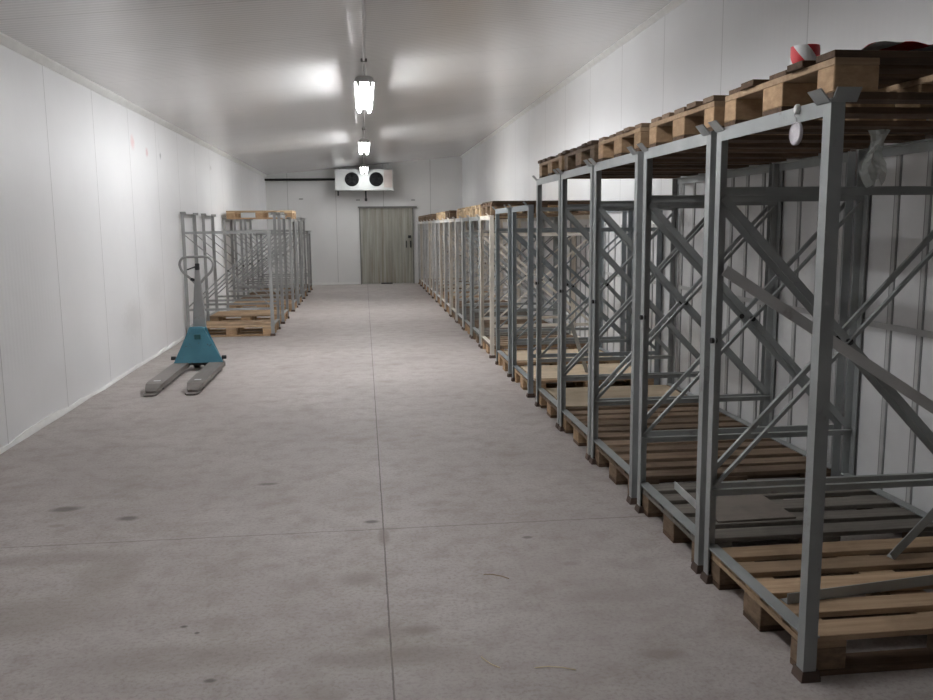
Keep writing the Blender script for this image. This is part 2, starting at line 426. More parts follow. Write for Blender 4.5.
# ------------------------------------------------------------------ steel post-pallet frames
FD, FW = 1.186, .848
FL = .045; FT = .005
def leg_mesh(cx, cy, z0, z1):
    """angle-section leg; cx,cy = +1 when flanges run towards +x / +y from the outer corner"""
    mb = MB()
    mb.prism([(0, 0), (cx * FL, 0), (cx * FL, cy * FT), (cx * FT, cy * FT), (cx * FT, cy * FL), (0, cy * FL)], z0, z1, 'z')
    return mb
def foot_mesh(cx, cy):
    mb = MB(); a, b = .012, .062
    vs = []
    for z, e in ((0, .010), (.012, .009), (.034, .003)):
        x0, x1, y0, y1 = -e, .055 + e * .3, -e, .055 + e * .3
        vs += [(cx * x0, cy * y0, z), (cx * x1, cy * y0, z), (cx * x1, cy * y1, z), (cx * x0, cy * y1, z)]
    fs = [(0, 1, 2, 3), (8, 9, 10, 11)]
    for r in (0, 4):
        for k in range(4): fs.append((r + k, r + (k + 1) % 4, r + 4 + (k + 1) % 4, r + 4 + k))
    return mb.add(vs, fs)
def guide_mesh(cx, cy, H, axes):
    """two plates flaring out from the leg top to steer the next pallet in"""
    mb = MB(); z0, z1, o, th = H - .012, H + .026, .034, .005
    for ax in axes:
        vs = []
        for (off, z) in ((0, z0), (-o, z1)):
            for a, tt in ((.0, 0), (.078, 0), (.078, th), (.0, th)):
                a2 = a + (-.004 if off else 0)
                p = (a2, off - tt) if ax == 0 else (off - tt, a2)
                vs.append((cx * p[0], cy * p[1], z))
        mb.add(vs, [(0, 1, 2, 3), (4, 5, 6, 7), (0, 1, 5, 4), (1, 2, 6, 5), (2, 3, 7, 6), (3, 0, 4, 7)])
    return mb
def make_frame(label, cat_group, loc, mat, H, zu, zl, near=True, far=True, short=None, short_h=1.46, extra=False, rz=0.0, guides=True, side_tabs=(0, 1), pins=False, bw=.033):
    root = thing('storage_rack', label, 'rack', loc, rz, cat_group)
    for (ix, iy) in ((0, 0), (0, 1), (1, 0), (1, 1)):
        cx, cy = (1 if ix == 0 else -1), (1 if iy == 0 else -1)
        h = short_h if short == (ix, iy) else H
        g = cached(('leg', cx, cy, h), 'leg', lambda: leg_mesh(cx, cy, .034, h), mat, root)
        g.location = (ix * FD, iy * FW, 0)
        cached(('foot', cx, cy), 'foot', lambda: foot_mesh(cx, cy), M['rust'], g)
        axes = tuple(a for a in (0, 1) if (a == 1 and ix == 0) or (a == 0 and iy in side_tabs))
        if axes and h == H:
            cached(('guide', cx, cy, H, axes), 'corner_guide', lambda: guide_mesh(cx, cy, H, axes), mat, g)
        if ix == 0 and iy == 1 and pins:
            yy = (.058 if iy == 0 else -.058)
            cached(('pin', cy), 'hinge_pin', lambda: MB().cyl((-.012, cy * .03, 1.03), (.012, cy * .03, 1.03), .012, n=10), M['pin'], g)
    for ix in (0, 1):
        if not (short and short[0] == ix):
            cx = 1 if ix == 0 else -1
            def tr(cx=cx, ix=ix):
                xx = ix * FD
                return MB().prism([(xx, H - .05), (xx + cx * FT, H - .05), (xx + cx * FT, H - FT), (xx + cx * .05, H - FT), (xx + cx * .05, H), (xx, H)], FL, FW - FL, 'y')
            cached(('top', ix, H), 'top_rail', tr, mat, root)
        def br(ix=ix):
            xx = ix * FD; s = 1 if ix == 0 else -1
            a, b = sorted((xx + s * FT, xx + s * .055))
            return MB().box(a, b, FT, FW - FT, .1465, .1525)
        cached(('bot', ix), 'bottom_rail', br, mat, root)
    for iy in (0, 1):
        if not (near if iy == 0 else far): continue
        y0 = iy * FW; s = 1 if iy == 0 else -1
        Y = lambda a: y0 + s * a
        for nm, z in (('upper_bar', zu), ('lower_bar', zl)):
            def bar(z=z):
                a, b = sorted((Y(FT), Y(FT + .005))); c, d = sorted((Y(FT), Y(.038)))
                return MB().box(.006, FD - .006, a, b, z, z + .032).box(.006, FD - .006, *sorted((Y(FT + .005), Y(.026))), z + .028, z + .032)
            cached((nm, iy, z), nm, bar, mat, root)
        za, zb = zl + .05, zu - .01
        for k in (0, 1):
            def dg(k=k):
                a, b = ((.03, zb), (FD - .03, za)) if k == 0 else ((.03, za), (FD - .03, zb))
                yy = Y(.0140 + .0065 * k)
                mb = MB().bar((a[0], yy, a[1]), (b[0], yy, b[1]), bw if k == 0 else bw * .62, .005, (0, 1, 0))
                # standing flange of the angle
                d = Vector((b[0] - a[0], 0, b[1] - a[1])).normalized(); nn = Vector((0, 1, 0)).cross(d); nn = nn if nn.z > 0 else -nn
                off = nn * (bw * .31 - .0025)
                y2 = Y(.0140 + .0065 * k + .009)
                if k == 1: mb.bar((a[0] + off.x, y2, a[1] + off.z), (b[0] + off.x, y2, b[1] + off.z), .005, .010, (0, 1, 0))
                return mb
            cached(('diag', iy, k, zu, zl, bw), 'cross_brace', dg, mat, root)
        def bolt():
            zz = (za + zb) / 2
            return MB().cyl((FD / 2, Y(.010), zz), (FD / 2, Y(.030), zz), .014, n=8)
        cached(('bolt', iy, zu, zl), 'brace_bolt', bolt, M['pin'], root)
    if extra:
        o = link('cross_brace', MB().bar((.03, FW - .046, 1.315), (1.13, FW - .046, .62), .045, .006, (0, 1, 0)).mesh('cross_brace'), M['pale'], root)
        o['label'] = 'light grey bar slanting at a shallow angle'
    return root

# ------------------------------------------------------------------ euro pallets
PL, PW = 1.15, .80
DECK = [(0, .11), (.168, .27), (.338, .462), (.53, .632), (.69, .80)]
def make_pallet(label, group, loc, deck, block, rz=0.0, worn=0.0, rnd=None, cross=None, skid=None, name='wooden_pallet'):
    rnd = rnd or random.Random(1)
    root = thing(name, label, 'pallet', loc, rz, group)
    cross = cross or deck
    xs = [(0, .145), ((PL - .145) / 2, (PL + .145) / 2), (PL - .145, PL)]
    ys = [(0, .10), (.3275, .4725), (.70, .80)]
    for i, (a, b) in enumerate(ys):
        cached(('skid', i), 'bottom_board', lambda: MB().box(0, PL, a, b, 0, .022, bev=.002), skid or block, root)
        for j, (c, d) in enumerate(xs):
            cached(('block', i, j), 'block', lambda: MB().box(c, d, a, b, .022, .100, bev=.003), block, root)
    for j, (c, d) in enumerate(xs):
        cached(('cross', j), 'stringer_board', lambda: MB().box(c, d, 0, PW, .100, .122, bev=.002), cross, root)
    for i, (a, b) in enumerate(DECK):
        o = cached(('deck', i), 'deck_board', lambda: MB().box(0, PL, a, b, .122, .144, bev=.002), deck, root)
        if worn:
            o.location = (rnd.uniform(-worn, worn), 0, 0); o.rotation_euler = (0, 0, rnd.uniform(-.006, .006))
    return root

# ---- right row, five tall frames
XK = 1.400
TY = [2.510, 3.418, 4.362, 5.256, 6.142]
TH, TZU, TZL = 1.870, 1.612, .366
TLAB = ['tall grey steel rack nearest the camera, round disc hanging on its rail',
        'second tall grey steel rack from the camera, standing over dark weathered boards',
        'third tall grey steel rack from the camera, middle one of the five',
        'fourth tall grey steel rack from the camera in the right row',
        'fifth and farthest of the tall grey steel frames in the right row']
PLAB = ['light brown pallet on the floor inside the nearest tall rack',
        'dark grey weathered pallet on the floor inside the second tall rack',
        'mid brown pallet on the floor inside the third tall rack',
        'greyish brown pallet on the floor inside the fourth tall rack',
        'pallet on the floor inside the fifth tall rack, covered by tan plywood']
ULAB = ['dark pallet on top of the nearest tall rack, striped tape roll on it',
        'worn pallet raised on top of the second tall rack from the camera',
        'worn pallet raised on top of the third tall rack from the camera',
        'worn pallet raised on top of the fourth tall rack from the camera',
        'worn pallet raised on top of the fifth tall rack from the camera']
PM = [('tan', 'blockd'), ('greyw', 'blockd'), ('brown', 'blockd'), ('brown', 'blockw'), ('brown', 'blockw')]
UM = [('darkw', 'blockw', 'tan'), ('brown', 'blockw', 'tan'), ('brown', 'blockw', 'tan'), ('darkw', 'blockd', 'brown'), ('darkw', 'blockw', 'tan')]
PX = (FD - PL) / 2
for i, y in enumerate(TY):
    make_frame(TLAB[i], 'tall frames of the right row', (XK, y, 0), M['grey'], TH, TZU, TZL, near=(i > 0), extra=(i == 0), side_tabs=(0,) if i == 0 else (), pins=True)
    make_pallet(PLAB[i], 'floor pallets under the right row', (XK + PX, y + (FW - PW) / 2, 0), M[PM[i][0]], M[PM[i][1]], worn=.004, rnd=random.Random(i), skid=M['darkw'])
    d, b, c = UM[i]
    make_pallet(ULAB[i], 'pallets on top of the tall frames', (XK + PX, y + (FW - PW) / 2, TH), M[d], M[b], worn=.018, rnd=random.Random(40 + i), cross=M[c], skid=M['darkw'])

# ---- right row, lower frames behind
NUM = ['nearest', 'second', 'third', 'fourth', 'fifth', 'sixth', 'seventh', 'eighth', 'ninth', 'tenth', 'eleventh', 'twelfth', 'thirteenth', 'fourteenth', 'fifteenth', 'sixteenth']
GY = [7.33, 8.37] + [9.63 + .945 * k for k in range(14)]
GM = ['bluegrey', 'bluegrey', 'cream', 'grey', 'grey', 'pale', 'cream', 'pale', 'cream', 'pale', 'pale', 'cream', 'pale', 'pale', 'cream', 'pale']
CN = {'bluegrey': 'blue grey', 'cream': 'cream', 'pale': 'pale grey', 'grey': 'grey'}
for i, y in enumerate(GY):
    H = 1.675 if i < 2 else 1.615
    pos = f'{NUM[i]} of the lower frames' if i else 'nearest of the lower frames'
    if i == 15: pos = 'farthest of the lower frames'
    lab = f'{CN[GM[i]]} steel rack, {pos} in the right row'
    if i == 15: lab += ', by the door'
    make_frame(lab, 'lower frames of the right row', (XK, y, 0), M[GM[i]], H, H - .235, .35, side_tabs=(), bw=.026)
    q = random.Random(100 + i).choice([('brown', 'blockw'), ('tan', 'blockw'), ('greyw', 'blockd')]) if i > 1 else ('tan', 'blockw')
    make_pallet(f'wooden pallet on the floor inside the {NUM[i]} lower rack of the right row' if i < 15 else 'wooden pallet on the floor inside the lower rack by the door',
                'floor pallets under the right row', (XK + PX, y + (FW - PW) / 2, 0), M[q[0]], M[q[1]], worn=.003, rnd=random.Random(i))
    if i >= 2 and i not in (6, 10):
        q = ('darkw', 'blockd') if i == 2 else ('paleplank', 'blockp') if i in (3, 4, 5, 8, 9) else ('brown', 'blockd') if i > 9 else ('darkw', 'blockd')
        make_pallet(f'pallet raised on top of the {NUM[i]} lower rack of the right row' if i < 15 else 'pallet raised on top of the lower rack by the door',
                    'pallets on top of the lower frames', (XK + PX, y + (FW - PW) / 2, H), M[q[0]], M[q[1]], worn=.008, rnd=random.Random(60 + i))
# flat board instead of a pallet on one lower rack
o = link('plywood_sheet', MB().box(XK - .0, XK + FD - .02, GY[6] + .02, GY[6] + FW - .02, 1.615, 1.64).mesh('plywood_sheet'), M['plyd'])
tag(o, 'dark flat board lying across the seventh lower rack top, between raised pallets', 'plywood sheet', 'plywood sheets')
o = link('plywood_sheet', MB().box(XK + .03, XK + FD, GY[2] - .02, GY[2] + .83, 1.615 + .144, 1.615 + .159).mesh('plywood_sheet'), M['plyd'])
tag(o, 'dark brown board on the nearest pallet raised above the lower row', 'plywood sheet', 'plywood sheets')
# plywood on decks
for (xa, xb, ya, yb, mm, lab, rz) in [
        (1.57, 1.95, 3.625, 4.05, 'plyg', 'small grey brown board lying on the dark pallet of the second tall rack', .02),
        (1.47, 2.50, 6.20, 6.93, 'ply', 'tan plywood sheet lying on the pallet of the fifth tall rack', 0),
        (1.47, 2.50, 7.40, 8.10, 'ply', 'tan plywood sheet lying on the pallet of the nearest lower rack', 0),
        (1.47, 2.50, 8.44, 9.14, 'ply', 'tan plywood sheet lying on the pallet of the second lower rack', 0)]:
    cx, cy = (xa + xb) / 2, (ya + yb) / 2
    o = link('plywood_sheet', MB().box(xa - cx, xb - cx, ya - cy, yb - cy, 0, .010, bev=.002).mesh('plywood_sheet'), M[mm])
    o.location = (cx, cy, .1445); o.rotation_euler = (0, 0, rz)
    tag(o, lab, 'plywood sheet', 'plywood sheets')

# loose steel bars on the near pallets
def angle_bar(a, b, w=.04, th=.004):
    a, b = Vector(a), Vector(b); L = (b - a).length
    mb = MB().box(0, L, 0, w, 0, th).box(0, L, 0, th, th, w)
    d = (b - a).normalized(); zx = Vector((0, 0, 1)); yv = zx.cross(d).normalized(); zv = d.cross(yv)
    R = Matrix((d, yv, zv)).transposed().to_4x4(); R.translation = a
    return mb, R
for a, b, mm, lab in [((1.475, 2.775, .1445), (2.50, 2.915, .1445), 'grey', 'loose grey angle bar lying across the boards of the nearest pallet'),
                      ((2.10, 3.105, .1450), (2.553, 3.19, .52), 'grey', 'loose grey bar leaning against the back rail inside the nearest rack'),
                      ((1.99, 7.64, .1555), (1.765, 7.372, .660), 'grey', 'thin loose steel bar propped up on the tan plywood in the nearest lower rack'),
                      ((1.56, 4.15, .1445), (1.545, 3.74, .1445), 'bright', 'shiny bare steel bar lying beside the small board in the second rack')]:
    mb, R = angle_bar(a, b)
    o = link('steel_bar', mb.mesh('steel_bar'), M[mm]); o.matrix_world = R
    tag(o, lab, 'steel bar', 'loose steel bars')

# ---- barrier tape on the nearest raised pallet
ztop = TH + .144
def roll():
    mb = MB(); n = 40; R0, R1, h = .047, .0375, .068
    vs = []
    for (r, z) in ((R0, 0), (R0, h), (R1, h), (R1, 0)):
        for i in range(n): vs.append((r * math.cos(2 * PI * i / n), r * math.sin(2 * PI * i / n), z))
    fs = [(k * n + i, k * n + (i + 1) % n, ((k + 1) % 4) * n + (i + 1) % n, ((k + 1) % 4) * n + i) for k in range(4) for i in range(n)]
    return mb.add(vs, fs)
r = thing('tape_roll', 'roll of red and white striped tape standing on the nearest raised pallet', 'tape roll', (1.480, 2.835, ztop))
link('tape', roll().mesh('tape'), M['tape'], r, True)
def core():
    mb = MB(); n = 32; vs = []
    for (rr, z) in ((.0373, 0), (.0373, .068), (.034, .068), (.034, 0)):
        for i in range(n): vs.append((rr * math.cos(2 * PI * i / n), rr * math.sin(2 * PI * i / n), z))
    return mb.add(vs, [(k * n + i, k * n + (i + 1) % n, ((k + 1) % 4) * n + (i + 1) % n, ((k + 1) % 4) * n + i) for k in range(4) for i in range(n)])
link('cardboard_core', core().mesh('cardboard_core'), M['card'], r, True)
def ribbon():
    mb = MB(); n = 40; w = .075; rows = []
    for i in range(n + 1):
        u = i / n; x = 1.53 + .72 * u; y = 2.545 + .008 * math.sin(5 * u) ; z = ztop + .012 + .014 * abs(math.sin(7 * u + .5)) + .006 * abs(math.sin(23 * u))
        rows.append(((x, y, z), (x + .01 * math.sin(7 * u), y + w, ztop + .005 + .004 * abs(math.sin(12 * u)))))
    for a, b in rows: mb.v += [a, b, (b[0], b[1], b[2] - .001), (a[0], a[1], a[2] - .001)]
    for i in range(n):
        for k in range(4): mb.f.append((4 * i + k, 4 * i + (k + 1) % 4, 4 * i + 4 + (k + 1) % 4, 4 * i + 4 + k)); mb.m.append(0)
    mb.f += [(0, 1, 2, 3), (4 * n + 3, 4 * n + 2, 4 * n + 1, 4 * n)]; mb.m += [0, 0]
    return mb
o = link('tape_strip', ribbon().mesh('tape_strip'), M['tapeflat'])
tag(o, 'crumpled strip of red and white tape on the nearest raised pallet edge', 'tape strip')

# ---- hanging disc
r = thing('hanging_disc', 'pale round plastic disc hanging from a clip on the nearest top rail', 'hanging disc', (1.392, 2.700, 1.785))
def disc():
    mb = MB(); n = 40; R = .037; prof = [(0, .004), (.012, .006), (.02, .0035), (.030, .006), (R - .006, .004), (R - .003, .008), (R, .006), (R, -.003), (0, -.003)]
    vs = []; fs = []
    for (rr, o) in prof[1:-1]:
        for i in range(n):
            a = 2 * PI * i / n; vs.append((-o, rr * math.cos(a), rr * math.sin(a)))
    m = len(prof) - 2
    for k in range(m - 1):
        for i in range(n): fs.append((k * n + i, k * n + (i + 1) % n, (k + 1) * n + (i + 1) % n, (k + 1) * n + i))
    fs += [tuple(range(n)), tuple(range((m - 1) * n, m * n))[::-1]]
    return mb.add(vs, fs)
link('disc', disc().mesh('disc'), M['plastic'], r, True)
link('wire', MB().tube([(-.002, 0, .037), (-.004, -.006, .046), (-.005, .010, .056), (-.005, .004, .064), (-.004, .004, .072)], .0016, 8).mesh('wire'), M['plastic'], r, True)
def clip():
    mb = MB(); n = 24; vs = []
    for x, s in ((-.006, .75), (-.002, 1.0), (.0075, 1.0)):
        for i in range(n): vs.append((x, 0.006 + .011 * s * math.cos(2 * PI * i / n), .077 + .016 * s * math.sin(2 * PI * i / n)))
    fs = [(k * n + i, k * n + (i + 1) % n, (k + 1) * n + (i + 1) % n, (k + 1) * n + i) for k in (0, 1) for i in range(n)] + [tuple(range(n)), tuple(range(2 * n, 3 * n))]
    return mb.add(vs, fs)
link('clip', clip().mesh('clip'), M['trim'], r, True)

# ---- torn film
def film(seed, w, h):
    mb = MB(); rnd = random.Random(seed); nx, nz = 8, 10
    for k in range(nz + 1):
        v = k / nz
        for i in range(nx + 1):
            u = i / nx; ww = w * (1 - .55 * v)
            mb.v.append((u * ww + .02 * math.sin(6 * v + 3 * u), .025 * math.sin(9 * u + 2 * v) + rnd.uniform(-.006, .006), -h * v * (1 - .25 * abs(math.sin(7 * u + seed)))))
    for k in range(nz):
        for i in range(nx):
            a = k * (nx + 1) + i; mb.f.append((a, a + 1, a + nx + 2, a + nx + 1)); mb.m.append(0)
    return mb
o = link('plastic_film', film(2, .10, .25).mesh('plastic_film'), M['film']); o.location = (2.02, 3.33, 1.868)
sm = o.modifiers.new('thickness', 'SOLIDIFY'); sm.thickness = .0008
tag(o, 'torn clear plastic film hanging under the nearest raised pallet, right of the nearest post', 'plastic film')

# ------------------------------------------------------------------ left frames
LX = XL + .022
LF = [(12.20, 1.70), (13.73, 1.70), (15.72, 1.66), (17.0, 1.68), (18.48, 1.68), (20.35, 1.40)]
LN = ['nearest light grey steel rack along the left wall, behind the pallet jack', 'second light grey steel rack from the near end along the left wall',
      'third light grey steel rack along the left wall, pallet on its top', 'fourth light grey steel rack from the near end along the left wall',
      'fifth light grey steel rack from the near end along the left wall', 'low grey steel rack farthest back along the left wall']
for i, (y, H) in enumerate(LF):
    # frames turned half round: their local near-aisle corner is at (LX+FD, y+FW)
    make_frame(LN[i], 'frames along the left wall', (LX + FD, y + FW, 0), M['left'], H, 1.425 if H > 1.5 else 1.345, .37, rz=PI,
               short=(0, 1) if i == 0 else None, short_h=1.465, bw=.02)
    make_pallet(['fresh light pallet on the floor in the nearest left rack', 'fresh light pallet on the floor in the second left rack',
                 'pallet on the floor in the third rack of the left wall', 'pallet on the floor in the fourth rack of the left wall',
                 'pallet on the floor in the fifth rack of the left wall', 'pallet on the floor in the low farthest left rack'][i],
                'floor pallets along the left wall', (LX + FD - PX, y + FW - (FW - PW) / 2, 0), M['tan' if i < 3 else 'brown'], M['blockw'], rz=PI, worn=.003, rnd=random.Random(i))
make_pallet('single light pallet raised on top of the left wall frames', None, (LX + FD - PX + .045, LF[2][0] + FW - (FW - PW) / 2, LF[2][1]), M['paleplank'], M['blockw'], rz=PI)

# ------------------------------------------------------------------ pallet jack
J = thing('pallet_jack', 'teal hand pallet jack with grey forks and loop handle by the left wall', 'pallet jack', (-1.785, 9.30, 0), .002)
def fork(s):
    mb = MB(); xc = s * .185; w = .155; y1, y0 = .12, -1.30
    def row(y, hw, z0, z1): return [(xc - hw, y, z0), (xc + hw, y, z0), (xc + hw, y, z1), (xc - hw, y, z1)]
    rows = [row(y1, w / 2, .035, .088), row(-.02, w / 2, .035, .088), row(-1.08, w / 2, .035, .085), row(-1.17, w / 2 - .004, .032, .080), row(-1.25, w / 2 - .016, .024, .055), row(y0, w / 2 - .034, .018, .034)]
    for r in rows: mb.v += r
    for i in range(len(rows) - 1):
        for k in range(4): mb.f.append((4 * i + k, 4 * i + (k + 1) % 4, 4 * i + 4 + (k + 1) % 4, 4 * i + 4 + k)); mb.m.append(0)
    mb.f += [(0, 1, 2, 3), tuple(range(len(mb.v) - 4, len(mb.v)))[::-1]]; mb.m += [0, 0]
    return mb
for s in (-1, 1):
    fk = link('fork', fork(s).mesh('fork'), M['fork'], J)
    xc = s * .185
    link('load_roller', MB().cyl((xc - .05, -1.02, .036), (xc + .05, -1.02, .036), .035, n=18).mesh('load_roller'), M['black'], fk, True)
    link('slide_shoe', MB().prism([(xc - .06, -1.2), (xc + .06, -1.2), (xc + .062, -1.34), (xc + .04, -1.39), (xc - .04, -1.39), (xc - .062, -1.34)], .002, .017, 'z').mesh('slide_shoe'), M['fork'], fk)
    link('fork_plate', MB().box(xc - .03, xc + .03, -1.06, -1.02, .0852, .0875).mesh('fork_plate'), M['bright'], fk)
def chassis():
    mb = MB()
    # front plate, a trapezium leaning back a little
    pts = [(-.255, .085), (.255, .085), (.235, .13), (.062, .45), (.05, .465), (-.07, .465), (-.082, .45), (-.235, .13)]
    vs = [(x, .02 + (z - .085) * .10, z) for x, z in pts] + [(x, .05 + (z - .085) * .10, z) for x, z in pts]; n = len(pts)
    mb.add(vs, [tuple(range(n)), tuple(range(n, 2 * n))[::-1]] + [(i, (i + 1) % n, n + (i + 1) % n, n + i) for i in range(n)])
    # side returns running back to the pump
    for s in (-1, 1):
        mb.add([(s * .255, .05, .085), (s * .235, .05, .085), (s * .07, .085, .46), (s * .088, .085, .46), (s * .20, .20, .085), (s * .18, .20, .085), (s * .06, .17, .42), (s * .075, .17, .42)],
               [(0, 1, 2, 3), (4, 5, 6, 7), (0, 4, 7, 3), (1, 5, 6, 2), (0, 1, 5, 4), (3, 2, 6, 7)])
    mb.box(-.07, .07, .05, .2, .41, .45)
    return mb
ch = link('chassis', chassis().mesh('chassis'), M['teal'], J)
link('sticker', MB().add([(-.03, .0495, .335), (.03, .0495, .335), (.03, .055, .385), (-.03, .055, .385), (-.03, .03, .335), (.03, .03, .335), (.03, .035, .385), (-.03, .035, .385)],
     [(0, 1, 2, 3), (4, 5, 6, 7), (0, 1, 5, 4), (2, 3, 7, 6), (1, 2, 6, 5), (0, 3, 7, 4)]).mesh('sticker'), M['sticker'], ch)
for s in (-1, 1):
    link('bumper', MB().cyl((s * .24, .06, .135), (s * .285, .06, .135), .02, n=14).mesh('bumper'), M['black'], J, True)
link('cross_beam', MB().box(-.24, .24, .07, .14, .05, .12, bev=.008).mesh('cross_beam'), M['black'], J)
link('pump', MB().cyl((0, .24, .09), (0, .24, .36), .05, n=20).cyl((0, .24, .36), (0, .24, .46), .032, n=20).box(-.06, .06, .13, .30, .09, .13).mesh('pump'), M['jackgrey'], J, True)
for s in (-1, 1):
    link('steering_wheel', MB().cyl((s * .03, .25, .09), (s * .085, .25, .09), .09, n=28).mesh('steering_wheel'), M['black'], J, True)
def column():
    mb = MB()
    def row(z, hw, y): return [(.0 - hw, y - .02, z), (.0 + hw, y - .02, z), (.0 + hw, y + .025, z), (.0 - hw, y + .025, z)]
    rows = [row(.40, .07, .20), row(.62, .058, .21), row(.86, .040, .22), row(.96, .028, .225), row(1.10, .022, .23)]
    for r in rows: mb.v += r
    for i in range(len(rows) - 1):
        for k in range(4): mb.f.append((4 * i + k, 4 * i + (k + 1) % 4, 4 * i + 4 + (k + 1) % 4, 4 * i + 4 + k)); mb.m.append(0)
    mb.f += [(0, 1, 2, 3), tuple(range(len(mb.v) - 4, len(mb.v)))[::-1]]; mb.m += [0, 0]
    return mb
hd = link('handle_column', column().mesh('handle_column'), M['jackgrey'], J)
def loop():
    ctrl = [(.0, .90), (-.07, .965), (-.145, 1.035), (-.172, 1.085), (-.178, 1.13), (-.16, 1.175), (-.115, 1.198), (-.0, 1.20), (.10, 1.198), (.145, 1.175), (.168, 1.13), (.164, 1.085), (.137, 1.035), (.065, .965)]
    pts = []; n = len(ctrl)
    for i in range(n):
        p0, p1, p2, p3 = [Vector((a, 0, b)) for a, b in (ctrl[i - 1], ctrl[i], ctrl[(i + 1) % n], ctrl[(i + 2) % n])]
        for k in range(4):
            t = k / 4; pts.append(.5 * ((2 * p1) + (p2 - p0) * t + (2 * p0 - 5 * p1 + 4 * p2 - p3) * t * t + (3 * p1 - p0 - 3 * p2 + p3) * t ** 3))
    return MB().tube([(p.x, .225, p.z) for p in pts], .0135, 10, closed=True)
link('handle_loop', loop().mesh('handle_loop'), M['jackgrey'], hd, True)
link('control_lever', MB().box(-.018, .025, .20, .245, 1.06, 1.13, bev=.006).bar((.0, .215, 1.10), (-.10, .205, 1.065), .014, .012, (0, 1, 0)).mesh('control_lever'), M['black'], hd)
link('warning_tag', MB().bar((-.02, .215, .95), (-.07, .205, .965), .03, .01, (0, 1, 0)).mesh('warning_tag'), M['black'], hd)

# ------------------------------------------------------------------ ceiling lamps and conduit
LZ = 2.872; LXC = .040; LLEN = 2.0
def lamp(y0, label, lit=(-1, 1), on='tubeon'):
    r = thing('ceiling_lamp', label, 'ceiling lamp', (LXC, y0, LZ), 0, 'twin tube lamps in a row under the ceiling')
    prof = [(-.095, 0), (.095, 0), (.085, .035), (.05, .055), (-.05, .055), (-.085, .035)]
    link('housing', MB().prism(prof, 0, LLEN, 'y').mesh('housing'), M['lampbody'], r)
    for s in (-1, 1):
        link('tube', MB().cyl((s * .058, .05, -.02), (s * .058, LLEN - .05, -.02), .018, n=12).mesh('tube'), M[on if s in lit else 'tubeoff'], r)
        for e in (0, 1):
            a, b = ((.0, .05) if e == 0 else (LLEN - .05, LLEN))
            link('tube_holder', MB().box(s * .058 - .015, s * .058 + .015, a + .01, b - .004, -.045, 0, bev=.003).mesh('tube_holder'), M['lampbody'], r)
    for yy in (.12, LLEN - .12):
        link('hanger', MB().cyl((0, yy, .05), (0, yy, zceil(LXC) - LZ), .006, n=8).box(-.03, .03, yy - .012, yy + .012, .05, .062).mesh('hanger'), M['conduit'], r)
lamp(8.55, 'nearest lit lamp in view under the ceiling, largest of the visible three')
lamp(14.5, 'middle one of the three lit lamps in the ceiling row', on='tubenear')
lamp(20.4, 'farthest lit lamp in the row, in front of the cooling unit', on='tubedim')
lamp(2.6, 'lit lamp of the ceiling row directly overhead, nearer than all the others', lit=(-1,), on='tubenear')
zc = zceil(LXC)
r = thing('cable_conduit', 'thin grey conduit running along the ceiling between the lamps', 'conduit', (0, 0, 0))
link('pipe', MB().cyl((LXC, YB + .02, zc - .018), (LXC, 20.5, zc - .018), .011, n=10).mesh('pipe'), M['conduit'], r, True)
for yy in (2.2, 8.5, 11.9, 14.3, 17.8, 20.2):
    link('clamp', MB().box(LXC - .03, LXC + .03, yy - .012, yy + .012, zc - .034, zc - .003, bev=.003).mesh('clamp'), M['doorframe'], r)

# ------------------------------------------------------------------ evaporator cooling unit and pipe
E0, E1, EZ0, EZ1, EYF, EYB = -.70, .775, 2.425, 2.955, 22.5, 22.97
EV = thing('cooling_unit', 'boxy metal cooling unit with two black fans on the far wall', 'cooling unit', ((E0 + E1) / 2, EYF, EZ0))
hw = (E1 - E0) / 2; hz = EZ1 - EZ0
def casing():
    mb = MB(); n = 40; R = .178
    zc_ = hz * .53; front = []
    # front sheet with two round openings
    outer = [(-hw, .03), (hw - .30, .03), (hw - .30, hz), (-hw, hz)]
    mb.box(-hw, hw, .06, .45, .03, hz)
    for cx, (xa, xb) in ((-.31, (-hw, .02)), (.31, (.02, hw - .001))):
        ring = [(cx + R * math.cos(2 * PI * i / n), zc_ + R * math.sin(2 * PI * i / n)) for i in range(n)]
        sq = []
        for i in range(n):
            dx, dz = math.cos(2 * PI * i / n), math.sin(2 * PI * i / n); ts = []
            if dx > 1e-6: ts.append((xb - cx) / dx)
            if dx < -1e-6: ts.append((xa - cx) / dx)
            if dz > 1e-6: ts.append((hz - zc_) / dz)
            if dz < -1e-6: ts.append((.03 - zc_) / dz)
            t_ = min(ts); sq.append((cx + t_ * dx, zc_ + t_ * dz))
        vs = [(x, 0, z) for x, z in ring] + [(x, 0, z) for x, z in sq] + [(x, .06, z) for x, z in ring]
        fs = [(i, (i + 1) % n, n + (i + 1) % n, n + i) for i in range(n)] + [(i, (i + 1) % n, 2 * n + (i + 1) % n, 2 * n + i) for i in range(n)]
        mb.add(vs, fs)
        # close the corners of the front sheet
        for (X, Z) in ((xa, .03), (xb, .03), (xa, hz), (xb, hz)):
            c = min(range(n), key=lambda i: (sq[i][0] - X) ** 2 + (sq[i][1] - Z) ** 2)
            for a, b in ((c, (c + 1) % n), (c - 1, c)):
                mb.add([(X, 0, Z), (sq[a][0], 0, sq[a][1]), (sq[b][0], 0, sq[b][1])], [(0, 1, 2)])
    mb.box(-hw, hw, 0, .06, hz - .002, hz); mb.box(-hw, -hw + .002, 0, .06, .03, hz); mb.box(hw - .002, hw, 0, .06, .03, hz)
    return mb
link('casing', casing().mesh('casing'), M['sheet'], EV)
link('end_cover', MB().box(hw - .235, hw - .02, -.006, -.0005, .07, hz - .03).mesh('end_cover'), M['sheetw'], EV)
link('drip_tray', MB().prism([(-.03, .03), (.45, .03), (.45, 0), (.0, -.012), (-.03, .0)], -hw - .01, hw + .01, 'x').mesh('drip_tray'), M['sheet'], EV)
